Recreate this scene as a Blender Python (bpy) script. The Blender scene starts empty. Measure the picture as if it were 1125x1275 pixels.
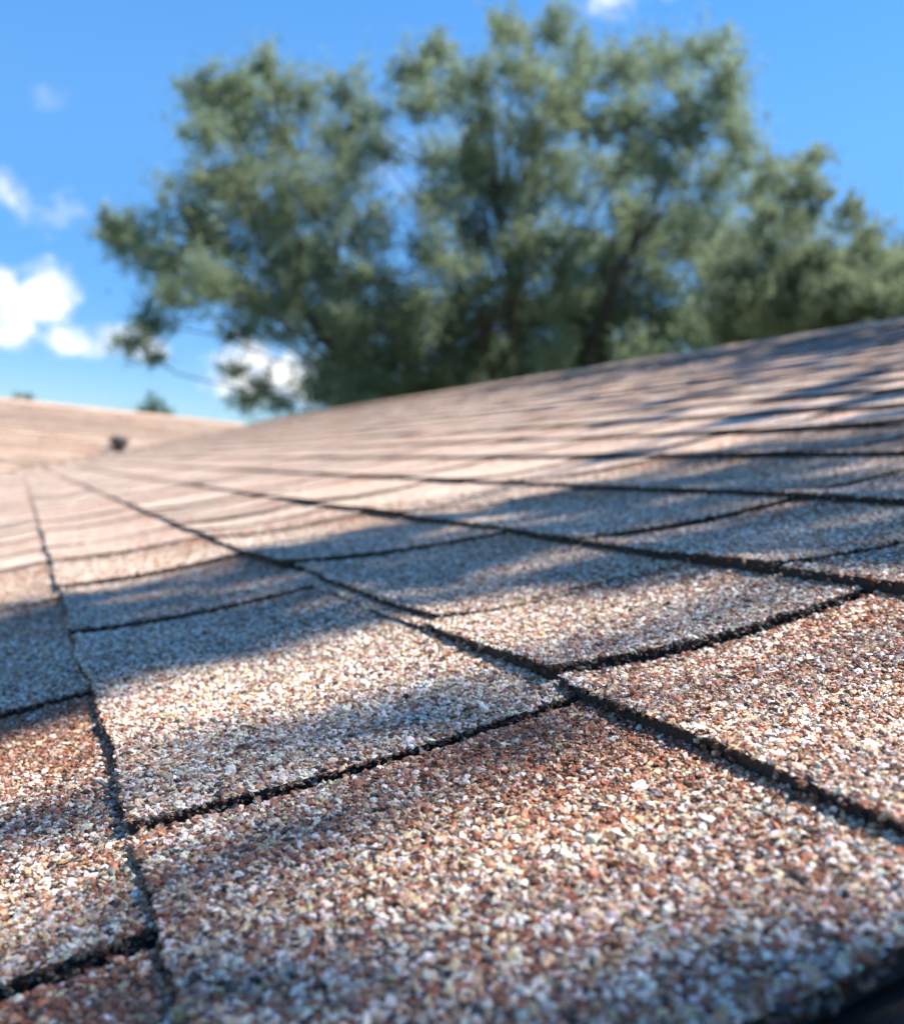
import bpy, math, random
import numpy as np
from math import sin, cos, radians, pi

random.seed(5)
rng = np.random.default_rng(5)
scene = bpy.context.scene
COL = scene.collection

# ------------------------------------------------------------------ frame of the roof slope
PITCH = radians(15.5)
SP, CP = sin(PITCH), cos(PITCH)


def P2W(p):
    """slope coordinates (u up the slope, v along the courses, n off the deck) -> world"""
    p = np.asarray(p, float)
    u, v, n = p[..., 0], p[..., 1], p[..., 2]
    return np.stack([u * CP - n * SP, v, u * SP + n * CP], -1)


# ------------------------------------------------------------------ camera
CAM_RIGHT = np.array([0.9185296159746059, -0.3862155952228288, 0.08450360101332255])
CAM_DOWN = np.array([0.07309978974258313, -0.04414785319295769, -0.996347021774062])
CAM_FWD = np.array([0.3885354106347743, 0.9213514427541365, -0.012318831833335375])
CAM_LOC = P2W([-0.007922583675402337, 0.0, 0.0958858537212407])
FPX, PCX, PCY = 1284.28, 562.5, 632.72
cd = bpy.data.cameras.new('camera')
cam = bpy.data.objects.new('camera', cd)
COL.objects.link(cam)
from mathutils import Matrix, Vector
m3 = Matrix((CAM_RIGHT, -CAM_DOWN, -CAM_FWD)).transposed()
cam.matrix_world = Matrix.Translation(Vector(CAM_LOC)) @ m3.to_4x4()
cd.sensor_fit = 'HORIZONTAL'
cd.sensor_width = 36.0
cd.lens = FPX / 1125 * 36.0
cd.shift_y = -(637.5 - PCY) / 1125
cd.clip_start = 0.01
cd.clip_end = 3000
cd.dof.use_dof = True
cd.dof.focus_distance = 0.275
cd.dof.aperture_fstop = (cd.lens / 1000) / 0.0025
cd.dof.aperture_blades = 0
scene.camera = cam


def project(W):
    d = np.asarray(W, float) - CAM_LOC
    z = d @ CAM_FWD
    zz = np.where(np.abs(z) < 1e-6, 1e-6, z)
    return PCX + FPX * (d @ CAM_RIGHT) / zz, PCY + FPX * (d @ CAM_DOWN) / zz, z


# ------------------------------------------------------------------ sky, sun, exposure
SUN_AZ, SUN_EL = radians(108), radians(61)
SUN_DIR = np.array([sin(SUN_AZ) * cos(SUN_EL), cos(SUN_AZ) * cos(SUN_EL), sin(SUN_EL)])
world = bpy.data.worlds.new('World')
scene.world = world
world.use_nodes = True
wn = world.node_tree
wn.nodes.clear()
W = wn.nodes.new


def wlink(a, b):
    wn.links.new(a, b)


out = W('ShaderNodeOutputWorld')
bg = W('ShaderNodeBackground')
bg.inputs['Strength'].default_value = 0.105
sky = W('ShaderNodeTexSky')
sky.sky_type = 'NISHITA'
sky.sun_disc = False
sky.sun_elevation = SUN_EL
sky.sun_rotation = SUN_AZ
sky.altitude = 0
sky.air_density = 1.0
sky.dust_density = 0.0
sky.ozone_density = 2.2
hs = W('ShaderNodeHueSaturation')
hs.inputs['Saturation'].default_value = 1.22
hs.inputs['Value'].default_value = 1.0
wlink(sky.outputs[0], hs.inputs['Color'])
tc = W('ShaderNodeTexCoord')


def wmath(op, a, b=None, c=None, clamp=False):
    n = W('ShaderNodeMath')
    n.operation = op
    n.use_clamp = clamp
    for i, s in enumerate((a, b, c)):
        if s is None:
            continue
        if isinstance(s, (int, float)):
            n.inputs[i].default_value = s
        else:
            wlink(s, n.inputs[i])
    return n.outputs[0]


sep = W('ShaderNodeSeparateXYZ')
wlink(tc.outputs['Generated'], sep.inputs[0])
az = wmath('MULTIPLY', wmath('ARCTAN2', sep.outputs[0], sep.outputs[1]), 180 / pi)
el = wmath('MULTIPLY', wmath('ARCSINE', sep.outputs[2]), 180 / pi)
# deeper, bluer air towards the horizon: a clear day after rain


def wmap(v, a, b_, c_, d_):
    n = W('ShaderNodeMapRange')
    n.interpolation_type = 'SMOOTHSTEP'
    for k, q in zip(('From Min', 'From Max', 'To Min', 'To Max'), (a, b_, c_, d_)):
        n.inputs[k].default_value = q
    wlink(v, n.inputs['Value'])
    return n.outputs[0]


wlink(wmap(el, 0, 26, .60, 1.04), hs.inputs['Value'])
wlink(wmap(el, 0, 20, 1.5, 1.30), hs.inputs['Saturation'])
nz = W('ShaderNodeTexNoise')
nz.inputs['Scale'].default_value = 26
nz.inputs['Detail'].default_value = 7
nz.inputs['Roughness'].default_value = 0.55
wlink(tc.outputs['Generated'], nz.inputs['Vector'])
nfine = wmath('SUBTRACT', nz.outputs['Fac'], 0.5)
acc = None
# cumulus heaps and wisps: azimuth, elevation, half width, half height, density, raggedness
CLOUDS = [(-2.2, 6.9, 5.2, 1.8, 1.5, 1.7), (0.9, 7.9, 2.1, 2.1, 1.5, 1.7), (-1.6, 7.6, 1.8, 2.2, 1.5, 1.7),
          (3.4, 6.5, 4.4, 1.2, 1.35, 1.6), (-2.0, 13.0, 4.2, 1.7, .9, 2.4), (0.5, 12.6, 1.1, .7, .5, 2.6),
          (0.6, 18.1, 1.5, .9, .58, 2.6), (12.0, 5.7, 4.2, 1.9, 1.3, 2.0), (10.2, 6.6, 1.4, 1.0, .7, 2.2),
          (30.4, 26.4, 3.6, 1.5, .9, 3.0), (18.0, 17.0, 2.6, 2.4, .6, 2.4), (24, 7.0, 3.0, 2.2, 1.0, 1.8),
          (-24, 10, 7, 3.2, 1.2, 1.8), (-50, 22, 9, 3, .8, 3), (70, 14, 8, 3.5, 1.2, 1.8), (110, 30, 10, 5, 1.0, 2.4),  # unseen clouds from here on, mostly added for neutral fill light
          (160, 12, 12, 4, 1.2, 1.8), (-110, 18, 11, 5, 1.2, 2), (-160, 34, 10, 6, .9, 2.4), (48, 46, 8, 3, .6, 3.2),
          (-75, 9, 9, 3.5, 1.2, 1.8), (-135, 8, 11, 4, 1.2, 1.8), (130, 48, 14, 8, 1.0, 2.2), (-60, 55, 16, 8, .9, 2.4), (175, 60, 26, 9, .9, 2.4),
          (-140, 52, 16, 7, 1.0, 2.2), (90, 32, 9, 5, 1.0, 2.2), (-100, 38, 12, 6, 1.0, 2.2), (140, 26, 12, 5, 1.1, 2), (-20, 62, 20, 7, .8, 2.6)]
for (a0, e0, wa, he, dens, rag) in CLOUDS:
    da = wmath('MULTIPLY', wmath('SUBTRACT', az, a0), 1 / wa)
    de = wmath('MULTIPLY', wmath('SUBTRACT', el, e0), 1 / he)
    r2 = wmath('ADD', wmath('MULTIPLY', da, da), wmath('MULTIPLY', de, de))
    g = wmath('SUBTRACT', 1.0, r2)
    g = wmath('MULTIPLY', wmath('ADD', g, wmath('MULTIPLY', nfine, rag * 2)), dens)
    g = wmath('MULTIPLY', wmath('MAXIMUM', g, 0.0), min(1.0, dens))
    acc = g if acc is None else wmath('MAXIMUM', acc, g)
ss = W('ShaderNodeMapRange')
ss.interpolation_type = 'SMOOTHSTEP'
ss.inputs['From Min'].default_value = 0.0
ss.inputs['From Max'].default_value = 1.9
ss.inputs['To Max'].default_value = 0.96
wlink(acc, ss.inputs['Value'])
mixc = W('ShaderNodeMixRGB')
wlink(ss.outputs[0], mixc.inputs['Fac'])
tint = W('ShaderNodeMixRGB')
tint.blend_type = 'MULTIPLY'
wlink(wmap(el, 2, 22, 1.0, 0.0), tint.inputs['Fac'])
wlink(hs.outputs[0], tint.inputs['Color1'])
tint.inputs['Color2'].default_value = (.72, .86, 1.12, 1)
wlink(tint.outputs[0], mixc.inputs['Color1'])
cs = W('ShaderNodeMixRGB')
cs.inputs['Color1'].default_value = (4.0, 4.35, 4.9, 1)
cs.inputs['Color2'].default_value = (6.4, 6.4, 6.4, 1)
wlink(wmath('MULTIPLY_ADD', acc, .6, wmath('MULTIPLY', nfine, 2.0), clamp=True), cs.inputs['Fac'])
wlink(cs.outputs[0], mixc.inputs['Color2'])
wlink(mixc.outputs[0], bg.inputs['Color'])
wlink(bg.outputs[0], out.inputs['Surface'])

sl = bpy.data.lights.new('sun', 'SUN')
sl.energy = 4.9
sl.angle = radians(0.53)
sl.color = (1.0, 0.905, 0.79)
sun = bpy.data.objects.new('sun', sl)
COL.objects.link(sun)
sun.rotation_euler = Vector(-SUN_DIR).to_track_quat('-Z', 'Y').to_euler()

vs = scene.view_settings
vs.view_transform = 'Standard'
vs.look = 'None'
vs.gamma = 1
vs.use_curve_mapping = False
vs.exposure = 1.13


# ------------------------------------------------------------------ helpers
def tag(o, label=None, cat=None, group=None, kind=None):
    if label:
        o['label'] = label
    if cat:
        o['category'] = cat
    if group:
        o['group'] = group
    if kind:
        o['kind'] = kind
    return o


def empty(name, loc, label, cat, group=None):
    o = bpy.data.objects.new(name, None)
    COL.objects.link(o)
    o.location = loc
    o.empty_display_size = .2
    bpy.context.view_layer.update()
    return tag(o, label, cat, group)


def mesh_from(name, verts, faces, mats, parent=None, smooth=False, attrs=None, mat_idx=None):
    me = bpy.data.meshes.new(name)
    v = np.asarray(verts, float)
    if parent is not None:
        v = v - np.array(parent.matrix_world.translation)
    if isinstance(faces, np.ndarray):
        nf, k = faces.shape
        me.vertices.add(len(v))
        me.vertices.foreach_set('co', v.astype(np.float32).ravel())
        me.loops.add(nf * k)
        me.loops.foreach_set('vertex_index', faces.astype(np.int32).ravel())
        me.polygons.add(nf)
        me.polygons.foreach_set('loop_start', np.arange(0, nf * k, k, dtype=np.int32))
        me.polygons.foreach_set('loop_total', np.full(nf, k, dtype=np.int32))
        me.update(calc_edges=True)
    else:
        me.from_pydata([tuple(x) for x in v], [], faces)
    for m in mats if isinstance(mats, (list, tuple)) else [mats]:
        me.materials.append(m)
    if mat_idx is not None:
        me.polygons.foreach_set('material_index', np.asarray(mat_idx, np.int32))
    if smooth:
        me.polygons.foreach_set('use_smooth', np.ones(len(me.polygons), bool))
    for an, av in (attrs or {}).items():
        a = me.attributes.new(an, 'FLOAT', 'POINT')
        a.data.foreach_set('value', np.asarray(av, np.float32))
    me.update()
    o = bpy.data.objects.new(name, me)
    COL.objects.link(o)
    if parent is not None:
        o.parent = parent
    return o


def new_mat(name):
    m = bpy.data.materials.new(name)
    m.use_nodes = True
    m.node_tree.nodes.clear()
    N = m.node_tree.nodes.new
    L = m.node_tree.links.new
    o = N('ShaderNodeOutputMaterial')
    return m, N, L, o


def principled(N, **kw):
    p = N('ShaderNodeBsdfPrincipled')
    for k, v in kw.items():
        p.inputs[k.replace('_', ' ')].default_value = v
    return p


def simple_mat(name, col, rough=.7, noise=0.0, scale=20.0, metallic=0.0):
    m, N, L, o = new_mat(name)
    p = principled(N, Roughness=rough, Metallic=metallic)
    n = N('ShaderNodeTexNoise')
    n.inputs['Scale'].default_value = scale
    n.inputs['Detail'].default_value = 6
    g = N('ShaderNodeNewGeometry')
    L(g.outputs['Position'], n.inputs['Vector'])
    r = N('ShaderNodeValToRGB')
    r.color_ramp.elements[0].color = (*[c * (1 - noise) for c in col], 1)
    r.color_ramp.elements[1].color = (*[min(1, c * (1 + noise)) for c in col], 1)
    r.color_ramp.elements[0].position = .3
    r.color_ramp.elements[1].position = .7
    L(n.outputs['Fac'], r.inputs['Fac'])
    L(r.outputs['Color'], p.inputs['Base Color'])
    b = N('ShaderNodeBump')
    b.inputs['Strength'].default_value = .25
    b.inputs['Distance'].default_value = .01
    L(n.outputs['Fac'], b.inputs['Height'])
    L(b.outputs['Normal'], p.inputs['Normal'])
    L(p.outputs[0], o.inputs['Surface'])
    return m


# palette of the mineral granules: colour, share in a pale field, share in a rust blend zone
PAL = [((.73, .66, .575), .38, .06), ((.58, .42, .26), .19, .11), ((.49, .305, .205), .13, .14),
       ((.235, .13, .083), .11, .26), ((.32, .118, .058), .07, .40), ((.32, .268, .24), .08, .02),
       ((.062, .047, .041), .08, .06)]
PAL_C = np.array([p[0] for p in PAL])
PAL_A = np.cumsum([p[1] for p in PAL]) / sum(p[1] for p in PAL)
PAL_B = np.cumsum([p[2] for p in PAL]) / sum(p[2] for p in PAL)


def shingle_material():
    m, N, L, o = new_mat('mineral_granules')
    p = principled(N, Roughness=.62)
    p.inputs['Specular IOR Level'].default_value = .35
    g = N('ShaderNodeNewGeometry')
    vo = N('ShaderNodeTexVoronoi')
    vo.inputs['Scale'].default_value = 560
    L(g.outputs['Position'], vo.inputs['Vector'])
    se = N('ShaderNodeSeparateColor')
    L(vo.outputs['Color'], se.inputs[0])
    ramps = []
    for cum in (PAL_A, PAL_B):
        r = N('ShaderNodeValToRGB')
        r.color_ramp.interpolation = 'CONSTANT'
        els = r.color_ramp.elements
        els[0].position = 0
        els[0].color = (*PAL[0][0], 1)
        els[1].position = cum[0]
        els[1].color = (*PAL[1][0], 1)
        for i in range(2, len(PAL)):
            e = els.new(cum[i - 1])
            e.color = (*PAL[i][0], 1)
        L(se.outputs[0], r.inputs['Fac'])
        ramps.append(r)
    at = N('ShaderNodeAttribute')
    at.attribute_name = 'blend'
    lt = N('ShaderNodeMath')
    lt.operation = 'LESS_THAN'
    L(se.outputs[1], lt.inputs[0])
    L(at.outputs['Fac'], lt.inputs[1])
    mx = N('ShaderNodeMixRGB')
    L(lt.outputs[0], mx.inputs['Fac'])
    L(ramps[0].outputs['Color'], mx.inputs['Color1'])
    L(ramps[1].outputs['Color'], mx.inputs['Color2'])
    # asphalt showing between the granules
    gap = N('ShaderNodeMapRange')
    gap.inputs['From Min'].default_value = .62
    gap.inputs['From Max'].default_value = .95
    L(vo.outputs['Distance'], gap.inputs['Value'])
    m2 = N('ShaderNodeMixRGB')
    L(gap.outputs[0], m2.inputs['Fac'])
    L(mx.outputs['Color'], m2.inputs['Color1'])
    m2.inputs['Color2'].default_value = (.03, .027, .026, 1)
    # weathering: wide soft tone shifts
    nz = N('ShaderNodeTexNoise')
    nz.inputs['Scale'].default_value = 3.5
    nz.inputs['Detail'].default_value = 5
    L(g.outputs['Position'], nz.inputs['Vector'])
    to = N('ShaderNodeAttribute')
    to.attribute_name = 'tone'
    mr = N('ShaderNodeMapRange')
    mr.inputs['From Min'].default_value = .3
    mr.inputs['From Max'].default_value = .7
    mr.inputs['To Min'].default_value = .92
    mr.inputs['To Max'].default_value = 1.16
    L(nz.outputs['Fac'], mr.inputs['Value'])
    mu = N('ShaderNodeMath')
    mu.operation = 'MULTIPLY'
    L(mr.outputs[0], mu.inputs[0])
    L(to.outputs['Fac'], mu.inputs[1])
    sc = N('ShaderNodeVectorMath')
    sc.operation = 'SCALE'
    L(m2.outputs['Color'], sc.inputs[0])
    L(mu.outputs[0], sc.inputs['Scale'])
    L(sc.outputs[0], p.inputs['Base Color'])
    b = N('ShaderNodeBump')
    b.inputs['Strength'].default_value = .45
    b.inputs['Distance'].default_value = .0012
    b.invert = True
    L(vo.outputs['Distance'], b.inputs['Height'])
    L(b.outputs['Normal'], p.inputs['Normal'])
    L(p.outputs[0], o.inputs['Surface'])
    return m


def granule_material():
    m, N, L, o = new_mat('loose_granule')
    p = principled(N, Roughness=.5)
    p.inputs['Specular IOR Level'].default_value = .5
    at = N('ShaderNodeAttribute')
    at.attribute_type = 'INSTANCER'
    at.attribute_name = 'gcol'
    g = N('ShaderNodeNewGeometry')
    nz = N('ShaderNodeTexNoise')
    nz.inputs['Scale'].default_value = 2600
    nz.inputs['Detail'].default_value = 3
    L(g.outputs['Position'], nz.inputs['Vector'])
    mr = N('ShaderNodeMapRange')
    mr.inputs['From Min'].default_value = .3
    mr.inputs['From Max'].default_value = .7
    mr.inputs['To Min'].default_value = .72
    mr.inputs['To Max'].default_value = 1.15
    L(nz.outputs['Fac'], mr.inputs['Value'])
    sc = N('ShaderNodeVectorMath')
    sc.operation = 'SCALE'
    L(at.outputs['Color'], sc.inputs[0])
    L(mr.outputs[0], sc.inputs['Scale'])
    L(sc.outputs[0], p.inputs['Base Color'])
    b = N('ShaderNodeBump')
    b.inputs['Strength'].default_value = .35
    b.inputs['Distance'].default_value = .0002
    L(nz.outputs['Fac'], b.inputs['Height'])
    L(b.outputs['Normal'], p.inputs['Normal'])
    L(p.outputs[0], o.inputs['Surface'])
    return m


def leaf_material(name, c1, c2, tr):
    m, N, L, o = new_mat(name)
    g = N('ShaderNodeNewGeometry')
    r = N('ShaderNodeValToRGB')
    r.color_ramp.elements[0].color = (*c1, 1)
    r.color_ramp.elements[1].color = (*c2, 1)
    L(g.outputs['Random Per Island'], r.inputs['Fac'])
    p = principled(N, Roughness=.6)
    p.inputs['Specular IOR Level'].default_value = .3
    L(r.outputs['Color'], p.inputs['Base Color'])
    t = N('ShaderNodeBsdfTranslucent')
    t.inputs['Color'].default_value = (*tr, 1)
    mx = N('ShaderNodeMixShader')
    mx.inputs['Fac'].default_value = .45
    L(p.outputs[0], mx.inputs[1])
    L(t.outputs[0], mx.inputs[2])
    L(mx.outputs[0], o.inputs['Surface'])
    return m


M_SH = shingle_material()
M_GR = granule_material()
M_ASPH = simple_mat('cut_asphalt', (.022, .020, .019), .8, .5, 900)
M_WALL = simple_mat('painted_stucco', (.62, .58, .50), .85, .05, 60)
M_FASC = simple_mat('painted_fascia', (.7, .69, .66), .6, .04, 15)
M_LEAD = simple_mat('weathered_vent_pipe', (.05, .042, .038), .7, .3, 40)
M_FLASH = simple_mat('painted_flashing', (.30, .23, .19), .7, .15, 40)
M_GRASS = simple_mat('lawn', (.07, .10, .035), .9, .5, 1.6)
M_BARK = simple_mat('bark', (.048, .041, .035), .9, .45, 9)
M_OAK = leaf_material('oak_leaf', (.085, .12, .09), (.215, .26, .17), (.34, .44, .27))
M_SLEN = leaf_material('slender_leaf', (.105, .145, .10), (.18, .225, .15), (.32, .40, .24))
M_DARK = leaf_material('round_leaf', (.035, .07, .028), (.06, .105, .04), (.10, .16, .04))

# ------------------------------------------------------------------ ground
GZ = -3.4
gs = 1500
n = 40
gx = np.linspace(-1, 1, n)
gx = np.sign(gx) * np.abs(gx) ** 3 * gs
vv = np.array([(a, b, GZ) for b in gx for a in gx])
ff = np.array([(j * n + i, j * n + i + 1, (j + 1) * n + i + 1, (j + 1) * n + i) for j in range(n - 1) for i in range(n - 1)])
tag(mesh_from('ground', vv, ff, M_GRASS), 'flat green lawn around the house', kind='structure')

# ------------------------------------------------------------------ house
UR = 2.5            # slope length up to the ridge
UE = -2.2           # slope length down to the eave
VA = 11.3           # where the wing's ridge meets the main ridge
EXPO = 0.127        # exposure of a course
XW = -9.0           # far gable of the wing
YB = -5.0
xr, zr = UR * CP, UR * SP
house = empty('house', (0, 0, GZ), 'house under a low brown and white granule shingle roof with a side wing', 'house')


def bump(u):
    u = np.maximum(np.asarray(u, float), 0)
    return .062 * (u / UR) ** 2


def valley(u):
    return VA - (UR - np.asarray(u, float)) * CP


# decks (the sheets the shingles are nailed to)
us = np.linspace(UE, UR, 48)
vv, ff = [], []
for u in us:
    vv += [P2W((u, YB, bump(u) - .0085)), P2W((u, float(valley(u)) + .02, bump(u) - .0085))]
ff = [(2 * i, 2 * i + 1, 2 * i + 3, 2 * i + 2)[::-1] for i in range(len(us) - 1)]
mesh_from('roof_slope', vv, ff, M_ASPH, house)
rt = P2W((UR, 0, bump(UR) - .0085))
back = [(rt[0], YB, rt[2]), (rt[0], 15.8, rt[2]), (xr + 4.55, 15.8, zr - 4.7 * SP), (xr + 4.55, YB, zr - 4.7 * SP)]
mesh_from('roof_slope', back, [(3, 2, 1, 0)], M_SH, house, attrs={'blend': [.35] * 4, 'tone': [.95] * 4})
ye = VA - 4.7 * CP
wf = [(XW, VA, zr - .008), (xr + .02, VA, zr - .008), (UE * CP, ye, UE * SP - .008), (XW, ye, UE * SP - .008)]
mesh_from('roof_slope', wf, [(3, 2, 1, 0)], M_SH, house, attrs={'blend': [.35] * 4, 'tone': [.95] * 4})
wb = [(XW, VA, zr - .006), (xr + .02, VA, zr - .006), (xr + .02, VA + 4.7 * CP, UE * SP), (XW, VA + 4.7 * CP, UE * SP)]
mesh_from('roof_slope', wb, [(0, 1, 2, 3)], M_SH, house, attrs={'blend': [.35] * 4, 'tone': [.95] * 4})


def prism(profile, axis, a, b):
    k = len(profile)
    vv = []
    for t in (a, b):
        for (p, z) in profile:
            vv.append((p, t, z) if axis == 'y' else (t, p, z))
    ff = [tuple(range(k)), tuple(range(2 * k - 1, k - 1, -1))]
    for i in range(k):
        j = (i + 1) % k
        ff.append((i, i + k, j + k, j))
    return vv, ff


ze = UE * SP
prof = [(UE * CP + .35, GZ), (UE * CP + .35, ze + .0), (xr, zr - .14), (xr + 4.2, ze + .0), (xr + 4.2, GZ)]
v1, f1 = prism(prof, 'y', YB + .3, 15.5)
prof2 = [(ye + .35, GZ), (ye + .35, ze), (VA, zr - .14), (VA + 4.2, ze), (VA + 4.2, GZ)]
v2, f2 = prism(prof2, 'x', XW + .3, xr)
mesh_from('wall', v1, f1, M_WALL, house)
mesh_from('wall', v2, f2, M_WALL, house)
# fascia boards along the eaves
v1, f1 = prism([(UE * CP - .03, ze - .17), (UE * CP - .03, ze - .015), (UE * CP - .002, ze - .015), (UE * CP - .002, ze - .17)], 'y', YB, ye)
mesh_from('fascia', v1, f1, M_FASC, house)
v1, f1 = prism([(ye - .03, ze - .17), (ye - .03, ze - .015), (ye - .002, ze - .015), (ye - .002, ze - .17)], 'x', XW, UE * CP)
mesh_from('fascia', v1, f1, M_FASC, house)


# ---- shingle tabs of the main slope
def vnoise(u, v, s, seed):
    r = np.random.default_rng(seed)
    u = np.asarray(u, float)
    t = np.zeros_like(u + np.asarray(v, float))
    for i in range(5):
        a = r.uniform(0, 2 * pi)
        f = s * r.uniform(.6, 1.9)
        t += np.sin(f * (np.cos(a) * u + np.sin(a) * v) + r.uniform(0, 6.28))
    return t / 5


class Tab:
    """one exposed shingle tab: course k, four corner positions along v, butt offset"""
    def __init__(s, k, lo0, hi0, lo1, hi1, du=0.0, thick=.0041, sag=None, red=None, white=None, lift=0.0, tone=1.0, rise=None):
        s.k, s.lo0, s.hi0, s.lo1, s.hi1, s.du, s.t = k, lo0, hi0, lo1, hi1, du, thick * (1 - .25 * min(1, max(0, lo0 - .6)))
        s.sag = rng.uniform(.0028, .0048) if sag is None else sag
        s.red = rng.uniform(.15, 1.0) if red is None else red
        s.base = rng.uniform(.02, .42) if white is None else white
        s.tone = tone * rng.uniform(.93, 1.06)
        s.seed = int(rng.integers(1 << 30))
        s.c = [rng.uniform(-.0006, .0012) for _ in range(2)]
        s.rise = rise if rise is not None else rng.uniform(.0016, .0026) * (.55 if lo0 < .3 else .9) / max(1.0, .5 * (lo0 + lo1) * 1.05)
        s.lift = lift

    def u0(s, v):
        return s.k * EXPO + s.du + .0012 * np.sin(np.asarray(v, float) * 21 + s.k) + .0007 * np.sin(np.asarray(v, float) * 63 + 2 * s.k)

    def uv(s, a, b):
        """a 0..1.1 up the slope, b 0..1 along v"""
        v0 = s.lo0 + (s.hi0 - s.lo0) * np.minimum(a, 1)
        v1 = s.lo1 + (s.hi1 - s.lo1) * np.minimum(a, 1)
        v = v0 + (v1 - v0) * b
        ub = s.u0(v)
        u = ub + a * ((s.k + 1) * EXPO - s.k * EXPO - s.du + .003)
        return u, v

    def n(s, a, b, u, v):
        aa = np.clip(a, 0, 1)
        prof = s.t * (1 - aa) - s.sag * 4 * aa * (1 - aa) * (1 - .35 * aa)
        curl = (s.c[0] * (1 - b) + s.c[1] * b) * (1 - aa) ** 2
        fine = .00045 * vnoise(u, v, 70, s.seed) * (1 - aa * .6)
        under = np.where(a > 1, -.0012 - (a - 1) * .006, 0)
        tilt = s.rise * ((1 - b) ** 2 * .75 - b * .45) * np.clip(1.15 - aa * .5, 0, 1) + .0004
        return prof + curl + fine + under + tilt + bump(u) + s.lift

    def blend(s, a, b, u, v):
        q = np.clip((a - .30) / .7, 0, 1) * np.clip((b - .25) / .75, 0, 1)
        q = q * q * (3 - 2 * q)
        return np.clip(s.base + s.red * 1.15 * q + .16 * vnoise(u, v, 38, s.seed + 1), 0, 1)

    def mesh(s, nu, nv):
        a = np.concatenate([np.linspace(0, 1, nu), [1.08]])
        b = np.linspace(0, 1, nv)
        A, B = np.meshgrid(a, b, indexing='ij')
        U, V = s.uv(A, B)
        N = s.n(A, B, U, V)
        top = P2W(np.stack([U, V, N], -1)).reshape(-1, 3)
        bot = P2W(np.stack([U, V, N - s.t * 1.15 - .001], -1)).reshape(-1, 3)
        bl = s.blend(A, B, U, V).ravel()
        R, Q = A.shape
        idx = np.arange(R * Q).reshape(R, Q)
        f = [(idx[i, j], idx[i, j + 1], idx[i + 1, j + 1], idx[i + 1, j]) for i in range(R - 1) for j in range(Q - 1)]
        f = [t[::-1] for t in f]
        mi = [0] * len(f)
        K = R * Q
        per = [idx[0, j] for j in range(Q)] + [idx[i, Q - 1] for i in range(1, R)] + [idx[R - 1, j] for j in range(Q - 2, -1, -1)] + [idx[i, 0] for i in range(R - 2, 0, -1)]
        # side skirt uses its own vertices so the rim stays sharp
        P = len(per)
        sk = np.concatenate([top[per], bot[per]])
        vs_ = np.concatenate([top, sk])
        for i in range(P):
            j = (i + 1) % P
            f.append((K + i, K + j, K + P + j, K + P + i)[::-1])
            mi.append(1)
        at = {'blend': np.concatenate([bl, np.full(2 * P, .3)]), 'tone': np.full(K + 2 * P, s.tone)}
        return vs_, np.array(f), mi, at

    def area(s):
        A = np.array([0, 0, 1, 1, .5])
        B = np.array([0, 1, 1, 0, .5])
        U, V = s.uv(A, B)
        X, Y, Z = project(P2W(np.stack([U, V, bump(U)], -1)))
        if (Z < .02).any():
            return 1e6 if (Z > .05).any() and abs(U).max() < .5 and V.max() > .08 else 0
        if X.max() < 0 or X.min() > 1125 or Y.max() < 0 or Y.min() > 1275:
            return 0
        x, y = np.clip(X[:4], 0, 1125), np.clip(Y[:4], 0, 1275)
        return abs(np.sum(x * np.roll(y, -1) - y * np.roll(x, -1))) / 2


GAP = .006
# joints seen close up, per course: (position at the butt, position at the top, gap width)
CUTS = {-2: [(-.12, -.12, GAP), (.06, .06, GAP), (.30, .30, GAP), (.53, .53, GAP)],
        -1: [(-.10, -.10, GAP), (.2045, .2035, .0075), (.432, .427, GAP), (.735, .73, GAP)],
        0: [(-.19, -.19, GAP), (.094, .096, .038), (.2565, .2605, .0065), (.549, .545, GAP), (.752, .752, GAP), (.94, .94, GAP), (1.10, 1.10, GAP)],
        1: [(-.06, -.06, GAP), (.278, .277, GAP), (.387, .385, .0004), (.625, .572, GAP), (.86, .85, GAP)],
        2: [(.02, .02, GAP), (.324, .322, GAP), (.479, .460, GAP), (.755, .695, GAP)],
        3: [(.12, .12, GAP), (.468, .471, GAP), (.80, .78, GAP)],
        4: [(.25, .25, GAP), (.597, .573, GAP), (.86, .85, GAP)]}
SPEC = {(-1, 0): dict(white=.55, red=.6), (-1, 1): dict(white=.28, red=1.5, tone=.92, rise=.0006), (0, 1): dict(white=.27, red=1.8, sag=.0012, thick=.0030, tone=.92), (0, 2): dict(white=.0, red=.30, sag=.0026, rise=.0005),  # tone also holds light: dapple shade dims two near tabs, sun lifts another
        (0, 3): dict(white=.06, red=.9, rise=.0030), (0, 4): dict(white=.06, red=.9, rise=.0030), (1, 0): dict(white=.40, red=.4, tone=1.12), (1, 1): dict(white=.14, red=.4), (1, 2): dict(white=.0, red=.45, sag=.0034, du=.006, rise=.0004), (1, 3): dict(white=.05, red=.8, rise=.0036),
        (2, 0): dict(white=.3, red=1.0), (2, 1): dict(white=.05, red=.5), (2, 2): dict(white=.02, red=.8), (-1, 2): dict(white=.05, red=.8, rise=.0022), (3, 0): dict(white=.1, red=.6)}
tabs = []
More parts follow.
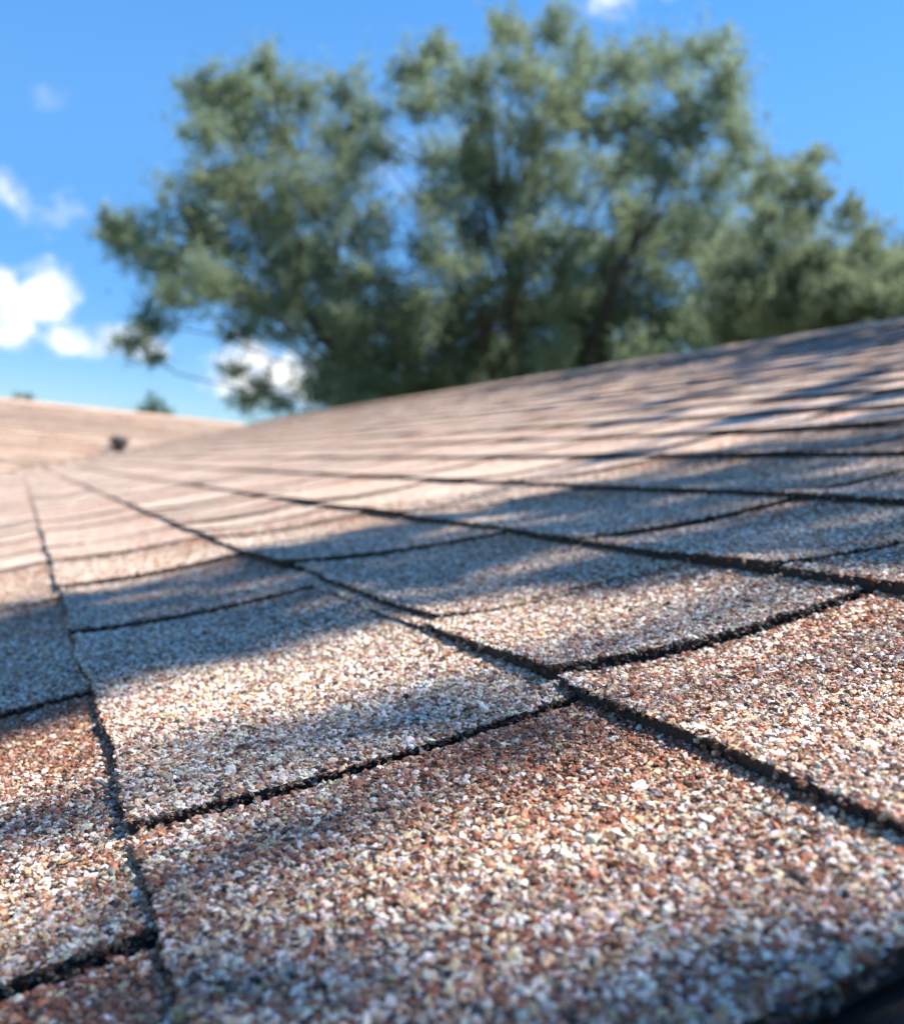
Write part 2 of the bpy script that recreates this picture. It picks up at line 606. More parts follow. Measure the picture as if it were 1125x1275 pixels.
for k in range(-14, 20):
    vend = float(valley(k * EXPO)) - .01
    cuts = list(CUTS.get(k, []))
    if not cuts:
        cuts = [(rng.uniform(-.2, .1),) * 2 + (GAP,)]
    lo = cuts[0]
    v = lo[0]
    pre = []
    while v > -1.6:
        v -= rng.uniform(.15, .31)
        pre.insert(0, (v, v, GAP))
    base_i = len(pre)
    cuts = pre + cuts
    v = cuts[-1][0]
    while True:
        v += rng.choice([.102, .152, .203, .254]) + rng.uniform(-.012, .012)
        if v > vend - .12:
            cuts.append((vend, float(valley((k + 1) * EXPO)) - .01, 0))
            break
        cuts.append((v, v + rng.uniform(-.004, .004), GAP))
    for i in range(len(cuts) - 1):
        a, b = cuts[i], cuts[i + 1]
        kw = SPEC.get((k, i - base_i), {})
        tabs.append(Tab(k, a[0] + a[2] / 2, a[1] + a[2] / 2, b[0] - b[2] / 2, b[1] - b[2] / 2, **kw))
# the second lamination that shows as a thin step below the lifted shingle
tabs.append(Tab(1, .389, .389, .60, .60, du=-.0015, thick=.0025, sag=.0004, red=.2, white=.1, lift=-.0012))

tabs.sort(key=lambda t: -t.area())
near, rest = tabs[:296], tabs[296:]


def gran_group():
    ng = bpy.data.node_groups.new('scatter_granules', 'GeometryNodeTree')
    ng.interface.new_socket('Geometry', in_out='INPUT', socket_type='NodeSocketGeometry')
    ng.interface.new_socket('Geometry', in_out='OUTPUT', socket_type='NodeSocketGeometry')
    N = ng.nodes.new
    L = ng.links.new
    gi, go = N('NodeGroupInput'), N('NodeGroupOutput')
    g2i = N('GeometryNodeGeometryToInstance')
    for i in range(9):
        ico = N('GeometryNodeMeshIcoSphere')
        ico.inputs['Radius'].default_value = 1.0
        ico.inputs['Subdivisions'].default_value = 2
        pos = N('GeometryNodeInputPosition')
        nt = N('ShaderNodeTexNoise')
        nt.inputs['Scale'].default_value = 1.1
        nt.inputs['Detail'].default_value = 1.5
        of = N('ShaderNodeVectorMath')
        of.operation = 'ADD'
        of.inputs[1].default_value = (i * 7.31, i * 3.77, i * 5.13)
        L(pos.outputs[0], of.inputs[0])
        L(of.outputs[0], nt.inputs['Vector'])
        sb = N('ShaderNodeVectorMath')
        sb.operation = 'SUBTRACT'
        sb.inputs[1].default_value = (.5, .5, .5)
        L(nt.outputs['Color'], sb.inputs[0])
        sc = N('ShaderNodeVectorMath')
        sc.operation = 'SCALE'
        sc.inputs['Scale'].default_value = 2.7
        L(sb.outputs[0], sc.inputs[0])
        sp = N('GeometryNodeSetPosition')
        L(ico.outputs['Mesh'], sp.inputs['Geometry'])
        L(sc.outputs[0], sp.inputs['Offset'])
        sm = N('GeometryNodeSetMaterial')
        sm.inputs['Material'].default_value = M_GR
        L(sp.outputs[0], sm.inputs['Geometry'])
        sh = N('GeometryNodeSetShadeSmooth')
        sh.inputs['Shade Smooth'].default_value = i % 4 == 0
        L(sm.outputs[0], sh.inputs['Geometry'])
        L(sh.outputs[0], g2i.inputs[0])
    iop = N('GeometryNodeInstanceOnPoints')
    iop.inputs['Pick Instance'].default_value = True
    L(gi.outputs[0], iop.inputs['Points'])
    L(g2i.outputs[0], iop.inputs['Instance'])

    def attr(nm, ty):
        a = N('GeometryNodeInputNamedAttribute')
        a.data_type = ty
        a.inputs['Name'].default_value = nm
        return a.outputs['Attribute']
    L(attr('gscale', 'FLOAT_VECTOR'), iop.inputs['Scale'])
    L(attr('gpick', 'INT'), iop.inputs['Instance Index'])
    e2r = N('FunctionNodeEulerToRotation')
    L(attr('grot', 'FLOAT_VECTOR'), e2r.inputs[0])
    L(e2r.outputs[0], iop.inputs['Rotation'])
    L(iop.outputs[0], go.inputs[0])
    return ng


NG = gran_group()
GRAN_TOTAL = 0
PITCHROT = np.array([0, -PITCH, 0])


def add_granules(parent, U, V, N, blend, tone, rmul=1.0, name='granules'):
    global GRAN_TOTAL
    Wp = P2W(np.stack([U, V, N], -1))
    X, Y, Z = project(Wp)
    keep = (Z > .05) & (Z < .92) & (X > -70) & (X < 1195) & (Y > -50) & (Y < 1400)
    if keep.sum() < 12:
        return
    Wp, blend = Wp[keep], blend[keep]
    n = len(Wp)
    GRAN_TOTAL += n
    r = .00068 * rmul * np.exp(rng.normal(0, .24, n))
    r = np.clip(r, .0004, .0016)
    sc = np.stack([r * rng.uniform(.85, 1.3, n), r * rng.uniform(.85, 1.3, n), r * rng.uniform(.45, .8, n)], -1)
    pick = rng.random(n)
    isred = rng.random(n) < blend
    ci = np.where(isred, np.searchsorted(PAL_B, pick), np.searchsorted(PAL_A, pick)).clip(0, len(PAL) - 1)
    tone = (np.full(len(keep), tone) if np.isscalar(tone) else tone)[keep]
    c = PAL_C[ci] * (tone * np.exp(rng.normal(0, .16, n)))[:, None] * np.exp(rng.normal(0, .05, (n, 3)))
    rot = np.stack([rng.normal(0, .4, n), -PITCH + rng.normal(0, .4, n), rng.uniform(0, 6.28, n)], -1)
    me = bpy.data.meshes.new(name)
    me.vertices.add(n)
    me.vertices.foreach_set('co', (Wp - np.array(house.location)).astype(np.float32).ravel())

    def fa(nm, ty, arr, key):
        a = me.attributes.new(nm, ty, 'POINT')
        a.data.foreach_set(key, arr.ravel())
    fa('gscale', 'FLOAT_VECTOR', sc.astype(np.float32), 'vector')
    fa('grot', 'FLOAT_VECTOR', rot.astype(np.float32), 'vector')
    fa('gpick', 'INT', rng.integers(0, 9, n).astype(np.int32), 'value')
    fa('gcol', 'FLOAT_COLOR', np.concatenate([c, np.ones((n, 1))], 1).astype(np.float32), 'color')
    me.materials.append(M_GR)
    o = bpy.data.objects.new(name, me)
    COL.objects.link(o)
    o.parent = parent
    md = o.modifiers.new('scatter', 'NODES')
    md.node_group = NG
    tag(o, kind='stuff')


def tab_granules(t, parent):
    A = np.array([0, 0, 1, 1, .5])
    B = np.array([0, 1, 1, 0, .5])
    U, V = t.uv(A, B)
    X, Y, Z = project(P2W(np.stack([U, V, U * 0], -1)))
    if Z.min() > .9 or Z.max() < .05:
        return
    S = .00117
    vmin, vmax = min(t.lo0, t.hi0), max(t.lo1, t.hi1)
    na, nb = int(EXPO * 1.0 / S), int((vmax - vmin) / S)
    ia, ib = np.meshgrid(np.arange(na), np.arange(nb), indexing='ij')
    a = ((ia + .5 * (ib % 2) + rng.uniform(-.42, .42, ia.shape)) / na).ravel()
    b = ((ib + .5 + rng.uniform(-.42, .42, ib.shape)) / nb).ravel()
    ok = (a > -.004) & (a < 1.0) & (b > 0) & (b < 1)
    # a few granules are missing, more of them along the cut edges
    edge = np.minimum(np.minimum(b, 1 - b) * (vmax - vmin), a * EXPO)
    ok &= rng.random(a.shape) > np.where(edge < .0012, .35, .03)
    a, b = a[ok], b[ok]
    U, V = t.uv(a, b)
    N = t.n(a, b, U, V) + .00010 + rng.uniform(-.0002, .0003, len(a))
    bl = t.blend(a, b, U, V)
    # torn granules stuck on the butt face
    m = int((vmax - vmin) * 260)
    b2 = rng.random(m)
    a2 = np.zeros(m) - .006
    U2, V2 = t.uv(a2, b2)
    N2 = t.n(a2, b2, U2, V2) - rng.uniform(0, t.t, m)
    # and on the torn end face
    m3 = int(EXPO * 2600)
    a3, b3 = rng.random(m3), np.zeros(m3)
    U3, V3 = t.uv(a3, b3)
    V3 = V3 - rng.uniform(0, .0006, m3)
    N3 = t.n(a3, b3, U3, V3) - t.t * rng.random(m3) ** 1.5
    add_granules(parent, np.concatenate([U, U2, U3]), np.concatenate([V, V2, V3]), np.concatenate([N, N2, N3]),
                 np.concatenate([bl, np.full(m, .7), np.full(m3, .6)]),
                 np.concatenate([t.tone * (1 + .16 * vnoise(U, V, 30, t.seed + 5)), np.full(m, .5), np.full(m3, .3)]))


for t in near:
    U, V = t.uv(np.array([.5]), np.array([.5]))
    d = float(np.hypot(U, V)[0])
    nu, nv = (9, 14) if d < .8 else ((4, 6) if d < 2 else (3, 3))
    vs_, f, mi, at = t.mesh(nu, nv)
    o = mesh_from('shingle', vs_, f, [M_SH, M_ASPH], house, attrs=at, mat_idx=mi)
    if d < 1.4:
        tab_granules(t, o)
acc_v, acc_f, acc_m, acc_b, acc_t, off = [], [], [], [], [], 0
for t in rest:
    vs_, f, mi, at = t.mesh(3, 3)
    acc_v.append(vs_)
    acc_f.append(f + off)
    acc_m += mi
    acc_b.append(at['blend'])
    acc_t.append(at['tone'])
    off += len(vs_)
o = mesh_from('shingle_field', np.concatenate(acc_v), np.concatenate(acc_f), [M_SH, M_ASPH], house,
              attrs={'blend': np.concatenate(acc_b), 'tone': np.concatenate(acc_t)}, mat_idx=acc_m)
tag(o, kind='stuff')

# sparse stray granules on the asphalt of the wide open joint
uu = np.linspace(-.002, EXPO + .004, 14)
jv = [P2W((u, v, -.0052 - .002 * sin(pi * min(1, max(0, u / EXPO))))) for u in uu for v in np.linspace(.066, .122, 6)]
jf = [(i * 6 + j, i * 6 + j + 1, (i + 1) * 6 + j + 1, (i + 1) * 6 + j)[::-1] for i in range(13) for j in range(5)]
oj = mesh_from('underlayment', jv, jf, M_ASPH, house)
m = 90
add_granules(oj, rng.uniform(.0, EXPO, m), rng.uniform(.072, .116, m), np.full(m, -.0058), np.full(m, .6), .8)
print('granules', GRAN_TOTAL)

# ---- wing shingles: every tab a slab, joined
acc_v, acc_f, acc_b, acc_t, acc_m = [], [], [], [], []
off = 0
c = 0
s = 4.7
while s > .02:
    s1 = max(s - EXPO, 0)
    x = XW
    ctone = rng.choice([.74, .9, 1.0, 1.1])
    while True:
        w = rng.choice([.152, .203, .254, .305])
        xe = (UR - s) * CP
        x2 = min(x + w, xe)
        if x2 - x < .02:
            break
        lift = .009 + rng.uniform(-.001, .0015)
        pts = []
        for (ss_, nn, xx) in ((s, lift, x), (s, lift, x2), (s1, .001, x2), (s1, .001, x), (s, -.002, x), (s, -.002, x2)):
            pts.append((xx + (.0025 if xx == x else -.0025), VA - ss_ * CP - nn * SP, zr - ss_ * SP + nn * CP))
        acc_v += pts
        acc_f += [(off, off + 1, off + 2, off + 3), (off + 4, off + 5, off + 1, off)]
        acc_m += [0, 1]
        bb = float(np.clip(rng.uniform(.1, .6), 0, 1))
        acc_b += [bb * .8, bb * .8, min(1, bb * 1.4), bb * 1.2, bb, bb]
        acc_t += [ctone * rng.uniform(.93, 1.05)] * 6
        off += 6
        x = x2
        if x2 >= xe:
            break
    s = s1
o = mesh_from('shingle_field', np.array(acc_v), np.array(acc_f), [M_SH, M_ASPH], house, attrs={'blend': acc_b, 'tone': acc_t}, mat_idx=acc_m)
tag(o, kind='stuff')


# ---- ridge caps: folded pieces lapped along both ridges
def cap_mesh(axis):
    L_, wd, th = .21, .15, .005
    vv = []
    for (t, up) in ((0, .006), (L_, .001)):
        for lay in (0, -th):
            sl_ = SP / CP + (.05 if axis == 'y' else 0)
            for (p, q) in ((-wd, -wd * sl_), (-wd * .5, -wd * .5 * sl_), (0, .004), (wd * .5, -wd * .5 * SP / CP), (wd, -wd * SP / CP)):
                vv.append((p, t, q + up + lay) if axis == 'y' else (t, p, q + up + lay))
    f = []
    for i in range(4):
        f.append((i, i + 1, 11 + i, 10 + i))
        f.append((5 + i, 6 + i, 1 + i, i))
    f += [(0, 10, 15, 5), (9, 19, 14, 4)]
    if axis == 'x':
        f = [q[::-1] for q in f]
    return np.array(vv), f


for axis, start, stop in (('y', -.6, VA - .1), ('x', xr - .3, XW)):
    vv, ff = cap_mesh(axis)
    att = {'blend': np.full(len(vv), .35), 'tone': np.full(len(vv), 1.0)}
    p0 = mesh_from('ridge_cap', vv, ff, M_SH, None, attrs=att)
    p0.parent = house
    n = int(abs(stop - start) / .14)
    for i in range(n):
        o = p0 if i == 0 else p0.copy()
        if i:
            COL.objects.link(o)
        if axis == 'y':
            o.location = (xr - bump(UR) * SP + .0, start + i * .14, zr + bump(UR) * CP + .005 + random.uniform(0, .003) - GZ)
        else:
            o.location = (start - (i + 1) * .14, VA, zr + .008 + random.uniform(0, .004) - GZ)


# ---- vent pipe with its collar on the wing
def lathe(profile, seg=20):
    vv, ff = [], []
    for (r, z) in profile:
        for i in range(seg):
            a = 2 * pi * i / seg
            vv.append((r * cos(a), r * sin(a), z))
    for j in range(len(profile) - 1):
        for i in range(seg):
            i2 = (i + 1) % seg
            ff.append((j * seg + i, j * seg + i2, (j + 1) * seg + i2, (j + 1) * seg + i))
    return np.array(vv), ff


VX, VY = .78, 9.72
vz = zr - (VA - VY) * SP / CP
vv, ff = lathe([(.075, -.04), (.062, .02), (.058, .03), (.058, .07), (.085, .075), (.088, .10), (.075, .125), (.04, .138), (.001, .14)])
pipe = mesh_from('vent_pipe', vv + np.array([VX, VY, vz]), ff, M_LEAD, house, smooth=False)
fl = [(-.14, -.16), (.14, -.16), (.14, .12), (-.14, .12)]
fv = [(VX + a, VY + b, zr - (VA - (VY + b)) * SP / CP + h) for h in (.014, .010) for (a, b) in fl]
mesh_from('flashing', [np.array(q) - np.array([0, 0, 0]) for q in fv], [(0, 1, 2, 3), (7, 6, 5, 4), (0, 4, 5, 1), (1, 5, 6, 2), (2, 6, 7, 3), (3, 7, 4, 0)], M_FLASH, house)


# ------------------------------------------------------------------ trees
def tube(path, radii, seg=8):
    path = [np.asarray(p, float) for p in path]
    vv, ff = [], []
    for i, p in enumerate(path):
        d = path[min(i + 1, len(path) - 1)] - path[max(i - 1, 0)]
        d = d / (np.linalg.norm(d) + 1e-9)
        a = np.cross(d, [.3, .9, .1])
        a /= np.linalg.norm(a) + 1e-9
        b = np.cross(d, a)
        for j in range(seg):
            t = 2 * pi * j / seg
            vv.append(p + radii[i] * (cos(t) * a + sin(t) * b))
    for i in range(len(path) - 1):
        for j in range(seg):
            j2 = (j + 1) % seg
            ff.append((i * seg + j, i * seg + j2, (i + 1) * seg + j2, (i + 1) * seg + j))
    return vv, ff


def bent(a, b, k, amp, droop=0.0):
    a, b = np.asarray(a, float), np.asarray(b, float)
    L_ = np.linalg.norm(b - a)
    pts = []
    o1, o2 = rng.normal(0, amp * L_, 3), rng.normal(0, amp * L_, 3)
    for i in range(k):
        t = i / (k - 1)
        p = a + (b - a) * t + o1 * sin(pi * t) + o2 * sin(2 * pi * t) * .5
        p[2] += droop * L_ * sin(pi * t)
        pts.append(p)
    return pts


def leaves(clumps, per_m2, lw, spread=1.0, sub=10):
    P, S = [], []
    for (x, y, z, r, *cnt) in clumps:
        n = cnt[0] if cnt else max(130 if r < .1 else 70, int(per_m2 * r * r))
        ns = sub + int(rng.integers(0, 5))
        d = rng.normal(size=(ns, 3))
        d /= np.linalg.norm(d, axis=1)[:, None]
        cs = d * (rng.random((ns, 1)) ** .45) * r * .95 * spread
        cs[:, 2] *= .8
        wgt = rng.random(ns) ** 1.5 + .1
        ix = rng.choice(ns, n, p=wgt / wgt.sum())
        rs = r * rng.uniform(.14, .36, ns)
        ax = d + np.array([0, 0, .35]) + rng.normal(size=(ns, 3)) * .5
        ax /= np.linalg.norm(ax, axis=1)[:, None]
        q = cs[ix] + rng.normal(size=(n, 3)) * rs[ix][:, None] * .62 + ax[ix] * (rng.normal(size=(n, 1)) * rs[ix][:, None] * 1.25)
        P.append(q + np.array([x, y, z]))
    P = np.concatenate(P)
    n = len(P)
    nrm = rng.normal(size=(n, 3)) + np.array([0, 0, .7])
    nrm /= np.linalg.norm(nrm, axis=1)[:, None]
    t = np.cross(nrm, rng.normal(size=(n, 3)))
    t /= np.linalg.norm(t, axis=1)[:, None]
    b = np.cross(nrm, t)
    L_ = (lw * np.exp(rng.normal(0, .25, n)))[:, None]
    Wd = L_ * .42
    v = np.stack([P - t * L_ * .5, P + b * Wd * .5 - nrm * L_ * .06, P + t * L_ * .5, P - b * Wd * .5 - nrm * L_ * .06], 1).reshape(-1, 3)
    f = np.arange(n * 4).reshape(n, 4)
    return v, f


def tree(name, clumps, base, fork, r0, mat, label, per_m2, lw, nlimb, group=None, cat='tree', sub=10, twig=.018):
    root = empty(name, base, label, cat, group)
    base, fork = np.array(base, float), np.array(fork, float)
    C = np.array([c[:3] for c in clumps])
    v, f = tube(bent(base - np.array([0, 0, .15]), fork, 7, .02), np.linspace(r0 * 1.35, r0 * .8, 7) * np.array([1.35, 1.05, 1, 1, 1, 1, 1]), 12)
    mesh_from('trunk', v, f, M_BARK, root, smooth=True)
    # limbs: gather clumps into nlimb fans
    cen = C[rng.choice(len(C), nlimb, replace=False)]
    for _ in range(12):
        lab = np.argmin(((C[:, None] - cen[None]) ** 2).sum(-1), 1)
        cen = np.array([C[lab == i].mean(0) if (lab == i).any() else cen[i] for i in range(nlimb)])
    for i in range(nlimb):
        mem = np.where(lab == i)[0]
        if not len(mem):
            continue
        tip = fork + (cen[i] - fork) * .82
        path = bent(fork - np.array([0, 0, .1]), tip, 8, .05, .05)
        V, F = tube(path, np.linspace(r0 * .42, r0 * .12, 8), 8)
        for c in mem:
            st = path[int(rng.integers(3, 7))]
            tv, tf = tube(bent(st, C[c], 5, .07, .03), np.linspace(r0 * .055, twig, 5), 5)
            o_ = len(V)
            V = V + tv
            F = F + [tuple(q + o_ for q in a) for a in tf]
            for _ in range(3):
                e = C[c] + rng.normal(size=3) * clumps[c][3] * .4
                tv, tf = tube(bent(C[c], e, 3, .05), [twig, twig * .7, twig * .4], 4)
                o_ = len(V)
                V = V + tv
                F = F + [tuple(q + o_ for q in a) for a in tf]
        mesh_from('limb', V, F, M_BARK, root, smooth=True)
    v, f = leaves(clumps, per_m2, lw, sub=sub)
    mesh_from('crown', v, f, mat, root)
    return root


OAK=[(2.70,20.33,7.44,0.54),(4.09,21.85,8.85,0.52),(3.84,22.74,7.80,0.81),(2.72,19.48,6.35,0.52),(5.13,22.35,8.32,0.64),(5.52,20.58,8.17,0.56),(4.58,21.99,7.40,0.70),(5.84,22.12,7.70,0.75),(6.40,21.96,8.13,0.61),(2.99,21.91,6.12,0.79),(3.96,21.92,6.49,0.87),(4.54,19.91,5.85,0.73),(5.83,21.18,6.59,0.79),(5.87,19.16,6.55,0.53),(2.69,21.73,5.37,0.61),(1.52,22.13,4.83,0.62),(2.12,23.33,4.83,0.73),(2.49,21.30,4.19,0.70),(2.78,19.30,3.53,0.64),(2.27,22.02,3.13,0.59),(1.76,20.39,2.48,0.41),(2.44,23.12,2.51,0.33),(3.29,21.16,4.79,0.73),(4.20,20.96,5.15,0.77),(5.73,23.43,5.65,0.94),(6.09,20.55,5.49,0.83),(3.79,20.87,3.93,0.59),(4.57,20.70,3.95,0.73),(5.67,21.15,4.35,0.89),(5.86,18.99,4.20,0.71),(4.05,21.87,3.20,0.52),(5.46,23.56,3.59,0.75),(6.02,21.49,3.43,0.87),(4.67,22.79,2.15,0.47),(5.45,23.70,1.93,0.45),(4.46,23.35,1.80,0.41),(4.14,22.89,2.44,0.36),(6.28,22.77,2.70,0.92),(7.12,22.56,3.16,0.96),(6.45,19.68,1.99,0.65),(6.85,20.80,3.81,0.75),(1.28,21.14,4.82,0.36),(2.46,20.61,3.45,0.48),(7.22,21.16,9.28,0.63),(7.15,19.79,9.10,0.43),(6.99,21.50,9.08,0.39),(7.93,20.97,8.86,0.63),(6.57,18.82,7.52,0.56),(8.82,19.81,9.85,0.57),(9.44,19.22,9.95,0.57),(9.04,21.21,10.53,0.40),(7.57,18.35,8.14,0.62),(8.58,18.36,8.46,0.76),(10.24,19.53,9.42,0.79),(10.70,18.63,9.14,0.74),(12.26,19.27,9.82,0.78),(11.96,17.40,9.41,0.56),(11.73,16.70,8.48,0.70),(14.27,19.58,9.31,0.68),(12.32,16.57,7.33,0.58),(11.13,16.79,7.76,0.72),(10.73,17.86,7.84,0.78),(10.05,18.61,7.92,0.82),(8.93,18.51,7.48,0.80),(8.71,20.40,7.99,0.83),(8.70,22.65,8.09,0.87),(6.97,18.79,5.74,0.62),(8.25,19.90,6.41,0.81),(9.56,20.77,7.04,0.89),(11.02,21.30,7.46,0.93),(12.26,21.31,8.08,0.77),(10.94,16.89,6.67,0.69),(12.89,18.05,7.19,0.76),(14.65,18.96,7.41,0.67),(6.91,18.41,4.73,0.77),(8.84,20.63,5.65,0.87),(8.85,18.26,5.19,0.73),(11.17,20.54,5.85,0.80),(13.57,20.10,6.92,0.87),(13.10,17.90,6.02,0.80),(12.04,15.24,5.16,0.61),(6.73,18.54,3.65,0.74),(8.12,19.96,4.22,0.84),(10.15,21.52,4.75,0.93),(9.64,18.22,4.20,0.77),(11.58,19.71,5.07,0.78),(11.70,18.02,4.98,0.80),(12.08,16.88,4.70,0.78),(14.23,18.12,5.06,0.79),(7.24,19.70,2.91,0.75),(8.16,19.70,2.53,0.60),(10.06,21.09,3.41,0.73),(10.35,19.37,3.45,0.86),(11.98,20.17,3.94,0.91),(12.09,18.46,4.10,0.79),(11.81,16.40,3.81,0.72),(13.42,17.03,4.28,0.68),(11.33,21.07,3.02,0.75),(9.68,20.12,2.40,0.52),(7.81,23.12,1.97,0.57),(5.35,18.64,3.31,0.60),(6.17,20.24,2.79,0.66),(6.60,22.44,2.29,0.73),(7.67,21.64,4.07,0.72),(7.61,20.97,3.21,0.70),(7.73,21.49,2.33,0.71),(9.20,22.10,4.20,0.75),(9.01,21.10,3.11,0.71),(8.61,20.50,2.33,0.69),(9.77,20.06,4.12,0.70),(9.82,20.63,3.16,0.71),(9.20,18.96,2.42,0.66),(11.18,19.94,4.21,0.71),(10.95,19.75,3.30,0.70),(11.28,20.58,2.63,0.73),(11.51,18.61,4.26,0.68),(10.42,16.51,2.89,0.61),(12.60,18.25,4.19,0.69),(13.64,19.55,3.65,0.74),(13.99,17.88,4.49,0.71),(14.10,17.82,3.58,0.71),(8.60,19.62,3.24,0.57),(7.90,19.72,3.49,0.56),(10.22,20.74,4.11,0.61),(9.20,17.52,2.96,0.52),(8.47,22.34,2.57,0.63),(9.72,21.88,2.32,0.63),(7.26,23.29,2.11,0.65),(5.69,19.27,1.65,0.53),(5.18,19.31,1.98,0.53),(10.84,21.45,8.02,0.64),(9.18,19.41,5.97,0.57),(7.90,19.23,6.99,0.55),(9.68,19.05,8.46,0.57),(11.94,19.43,7.88,0.60),(11.33,16.75,7.33,0.54),(11.57,18.61,6.23,0.58),(11.79,19.53,5.95,0.60),(13.13,19.04,5.91,0.61),(11.74,15.50,4.86,0.52),(4.86,23.10,5.08,0.63),(3.58,21.35,5.69,0.57),(3.01,21.45,4.96,0.57),(4.51,21.86,5.81,0.59),(5.13,20.21,5.56,0.55),(3.45,23.76,8.39,0.64),(3.35,20.22,7.71,0.54),(4.37,21.78,8.30,0.59),(9.43,17.93,4.75,0.54),(11.19,19.62,4.38,0.60),(10.32,21.75,4.16,0.64),(12.33,20.56,7.07,0.64),(7.97,18.44,4.29,0.53),(8.45,21.00,3.36,0.60),(10.02,21.84,3.29,0.64),(9.33,18.17,5.25,0.54),(10.86,18.60,5.44,0.57),(12.53,19.40,6.05,0.61),(7.65,21.93,3.53,0.62),(6.90,20.61,2.44,0.58),(11.32,19.68,3.44,0.60),(12.57,19.09,3.64,0.61),(12.42,17.20,3.67,0.56),(10.16,20.38,2.82,0.60),(8.70,20.63,3.01,0.59),(8.36,21.44,2.14,0.61),(10.43,19.42,4.84,0.58),(9.12,19.07,4.74,0.56),(6.31,20.71,3.55,0.57),(5.88,23.46,5.13,0.64),(4.11,19.95,3.45,0.54),(3.15,19.92,3.91,0.53)]
SLENDER=[(9.20,11.61,4.90,0.29),(10.77,12.93,5.67,0.33),(11.25,12.95,5.90,0.23),(9.76,11.84,4.78,0.36),(10.06,11.68,4.75,0.33),(10.28,11.27,4.58,0.21),(10.90,12.01,4.63,0.25),(9.94,12.46,4.67,0.40),(10.82,12.78,4.71,0.42),(10.07,11.50,3.86,0.45),(10.72,13.05,4.18,0.49),(10.97,11.50,4.41,0.28),(11.51,12.12,4.33,0.36),(11.40,12.21,4.09,0.42),(11.87,12.12,4.09,0.40),(10.64,11.92,3.50,0.56),(10.39,12.48,3.49,0.57),(11.15,11.65,3.48,0.53),(10.82,10.73,3.41,0.45),(10.42,12.12,3.08,0.53),(11.61,12.42,3.29,0.56),(10.50,13.32,3.24,0.56),(10.48,10.49,2.94,0.43),(11.86,11.28,3.42,0.48),(11.32,10.68,3.70,0.39),(8.98,12.14,3.62,0.38),(9.04,12.12,3.28,0.38),(9.93,13.41,3.23,0.42),(10.26,13.66,2.93,0.43),(9.81,12.67,3.85,0.41),(9.49,12.50,3.41,0.40),(9.84,12.62,3.12,0.41),(10.25,13.27,2.88,0.42),(10.31,12.97,3.98,0.42),(9.26,11.72,3.26,0.38),(9.60,11.90,3.00,0.39),(10.54,13.17,2.91,0.43),(10.23,12.25,3.84,0.40),(10.40,12.62,3.57,0.41),(10.66,12.78,3.26,0.42),(10.44,12.53,2.83,0.41),(10.79,12.54,3.98,0.42),(10.44,12.24,3.52,0.41),(9.97,11.64,3.02,0.39),(10.02,11.47,2.66,0.39),(11.45,12.78,4.13,0.43),(9.87,11.03,3.25,0.38),(11.04,12.17,3.24,0.42),(11.25,12.60,2.95,0.43),(10.45,11.22,3.70,0.39),(10.07,10.98,3.27,0.38),(10.78,11.46,3.11,0.40),(10.64,11.37,2.74,0.39),(10.99,11.47,3.84,0.40),(11.01,11.34,3.47,0.40),(11.86,12.23,3.37,0.43),(10.51,10.79,2.66,0.38),(11.92,12.18,4.11,0.43),(10.47,10.58,3.28,0.38),(11.95,12.13,3.37,0.43),(10.97,11.06,2.75,0.39),(11.78,11.59,3.98,0.42),(10.64,10.26,3.26,0.37),(11.33,11.09,3.14,0.40),(11.77,11.43,2.90,0.42),(11.84,11.18,3.92,0.41),(12.23,11.39,3.67,0.42),(11.11,10.29,3.01,0.38),(11.53,10.71,2.79,0.40)]
ROUND=[(22.88,22.83,8.10,0.55),(21.92,21.30,8.05,0.62),(24.06,22.56,8.20,0.77),(22.67,22.19,7.33,0.64),(22.93,21.17,8.42,0.63)]
BUSHA=[(3.73,33.57,2.11,0.37),(3.44,33.94,1.92,0.27),(4.04,33.39,1.96,0.31),(3.71,33.59,1.73,0.53)]
BUSHB=[(-0.15,33.92,2.01,0.21),(0.08,33.90,1.94,0.21),(-0.30,34.09,1.81,0.32)]

tree('oak_tree', OAK, (9.2, 20.2, GZ), (9.2, 20.0, .4), .42, M_OAK,
     'large spreading oak with a ragged grey-green crown beyond the shingle roof', 4800, .085, 8, sub=26, twig=.011)
tree('slender_tree', SLENDER, (11.3, 12.6, GZ), (11.0, 12.2, 1.6), .12, M_SLEN,
     'smaller airy tree with thin upright sprays right of the oak', 11000, .06, 5, sub=12, twig=.006)
tree('round_tree', ROUND + [(23.6, 23.2, 6.6, 1.4), (24.0, 23.6, 7.4, 1.1), (22.9, 22.9, 6.0, 1.2)], (23.6, 23.2, GZ), (23.5, 23.1, 4.0), .25, M_DARK,
     'dark green round-headed tree at the right edge of the photo', 900, .12, 4)
tree('bush_tree', BUSHA + [(3.7, 33.9, .9, 1.0), (3.7, 33.9, 0, 1.2)], (3.7, 33.9, GZ), (3.7, 33.9, -.8), .12, M_DARK,
     'small green treetop peeking over the wing ridge beside the oak', 2200, .1, 3)
tree('bush_tree', BUSHB + [(-.1, 34.2, .9, .9), (-.1, 34.2, 0, 1.1)], (-.1, 34.2, GZ), (-.1, 34.2, -.8), .12, M_SLEN,
     'tiny pale treetop showing over the far left end of the wing ridge', 700, .1, 3)

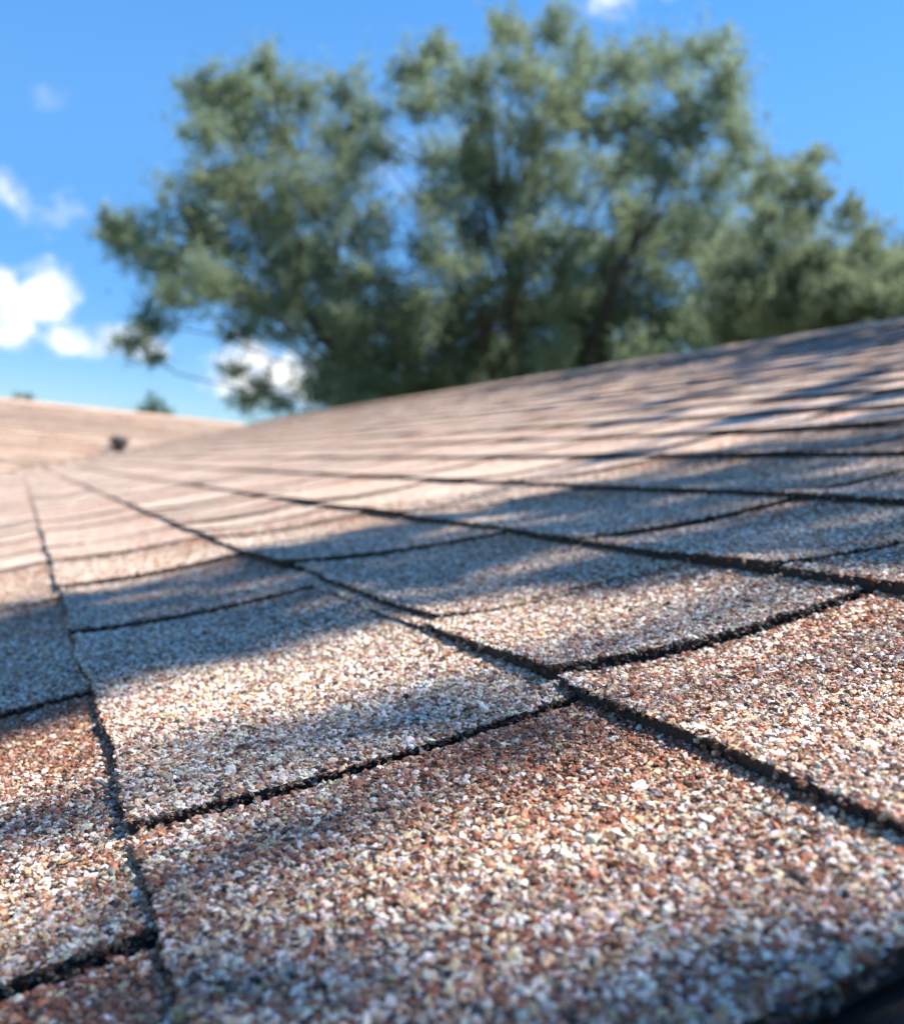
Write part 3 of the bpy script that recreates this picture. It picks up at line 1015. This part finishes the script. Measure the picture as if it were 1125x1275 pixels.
# the tree over the near end of the roof, out of the frame, that dapples the shingles
SHADE = [(-.05, .47, .05), (.03, .47, .06), (.10, .47, .06), (.17, .50, .06), (.24, .42, .06), (.30, .36, .06), (.37, .42, .06), (.03, .58, .08), (.12, .58, .08),
         (.21, .58, .08), (.30, .52, .08), (.38, .53, .08), (-.06, .60, .07), (.03, .68, .06), (.13, .69, .06), (.24, .69, .06), (.34, .66, .06),
         (.42, .62, .06), (.30, .30, .03), (.06, .10, .03), (.10, .085, .04), (-.05, .42, .04)]
SHADE += [(-.05, .53, .05), (-.09, .52, .05), (-.06, .67, .05), (.02, .53, .05), (.08, .52, .05), (.15, .64, .05), (.0, .62, .05), (2.1, 1.5, .2), (2.25, 2.5, .24), (2.1, 3.0, .22), (2.2, 3.9, .22), (2.15, 4.7, .2), (1.95, 2.2, .2), (2.3, 1.8, .22),
          (.53, .70, .035), (.52, .85, .035), (.55, .62, .03), (.74, .95, .05), (.80, 1.25, .06), (.95, 1.1, .06), (1.0, 1.5, .07), (1.25, 1.5, .10), (1.35, 1.9, .12),
          (1.2, 2.1, .1), (1.55, 1.7, .14), (1.7, 2.2, .16), (1.6, 2.8, .14), (1.9, 1.9, .2), (2.05, 2.5, .2), (2.0, 3.2, .2), (2.2, 2.1, .22), (2.3, 2.9, .22),
          (2.2, 3.6, .2), (2.35, 4.3, .16), (2.4, 3.4, .2), (.70, .72, .03), (.85, .85, .04), (1.1, 1.15, .06), (1.3, 1.25, .08), (1.6, 1.4, .1)]
shade_clumps = []
for (u, v, r) in SHADE:
    p = P2W((u, v, 0))
    q = p + SUN_DIR * (rng.uniform(3.0, 4.0) if u < .6 else rng.uniform(3.4, 4.3))
    shade_clumps.append((*q, r, 46 if v > .2 else 20) if u < .6 else (*q, r * 1.1, max(110, int(15000 * r * r))))
SOFT = [(.03, .30, .05), (.08, .29, .04), (.0, .23, .05), (-.03, .19, .05), (.02, .15, .05)]
for (u, v, r) in SOFT:
    q = P2W((u, v, 0)) + SUN_DIR * rng.uniform(4.4, 5.4)
    shade_clumps.append((*q, r, 9))
extra = [(7.5 + rng.uniform(-1.6, 2.6), 2.0 + rng.uniform(-2.4, 1.8), 3.6 + rng.uniform(-1.2, 2.4), rng.uniform(.4, .7)) for _ in range(34)]
tree('shade_tree', shade_clumps + extra, (8.6, 1.6, GZ), (8.3, 1.6, .2), .28, M_OAK,
     'leafy tree leaning over the near ridge and dappling the shingles with shade', 5200, .055, 9, sub=7, twig=.006)
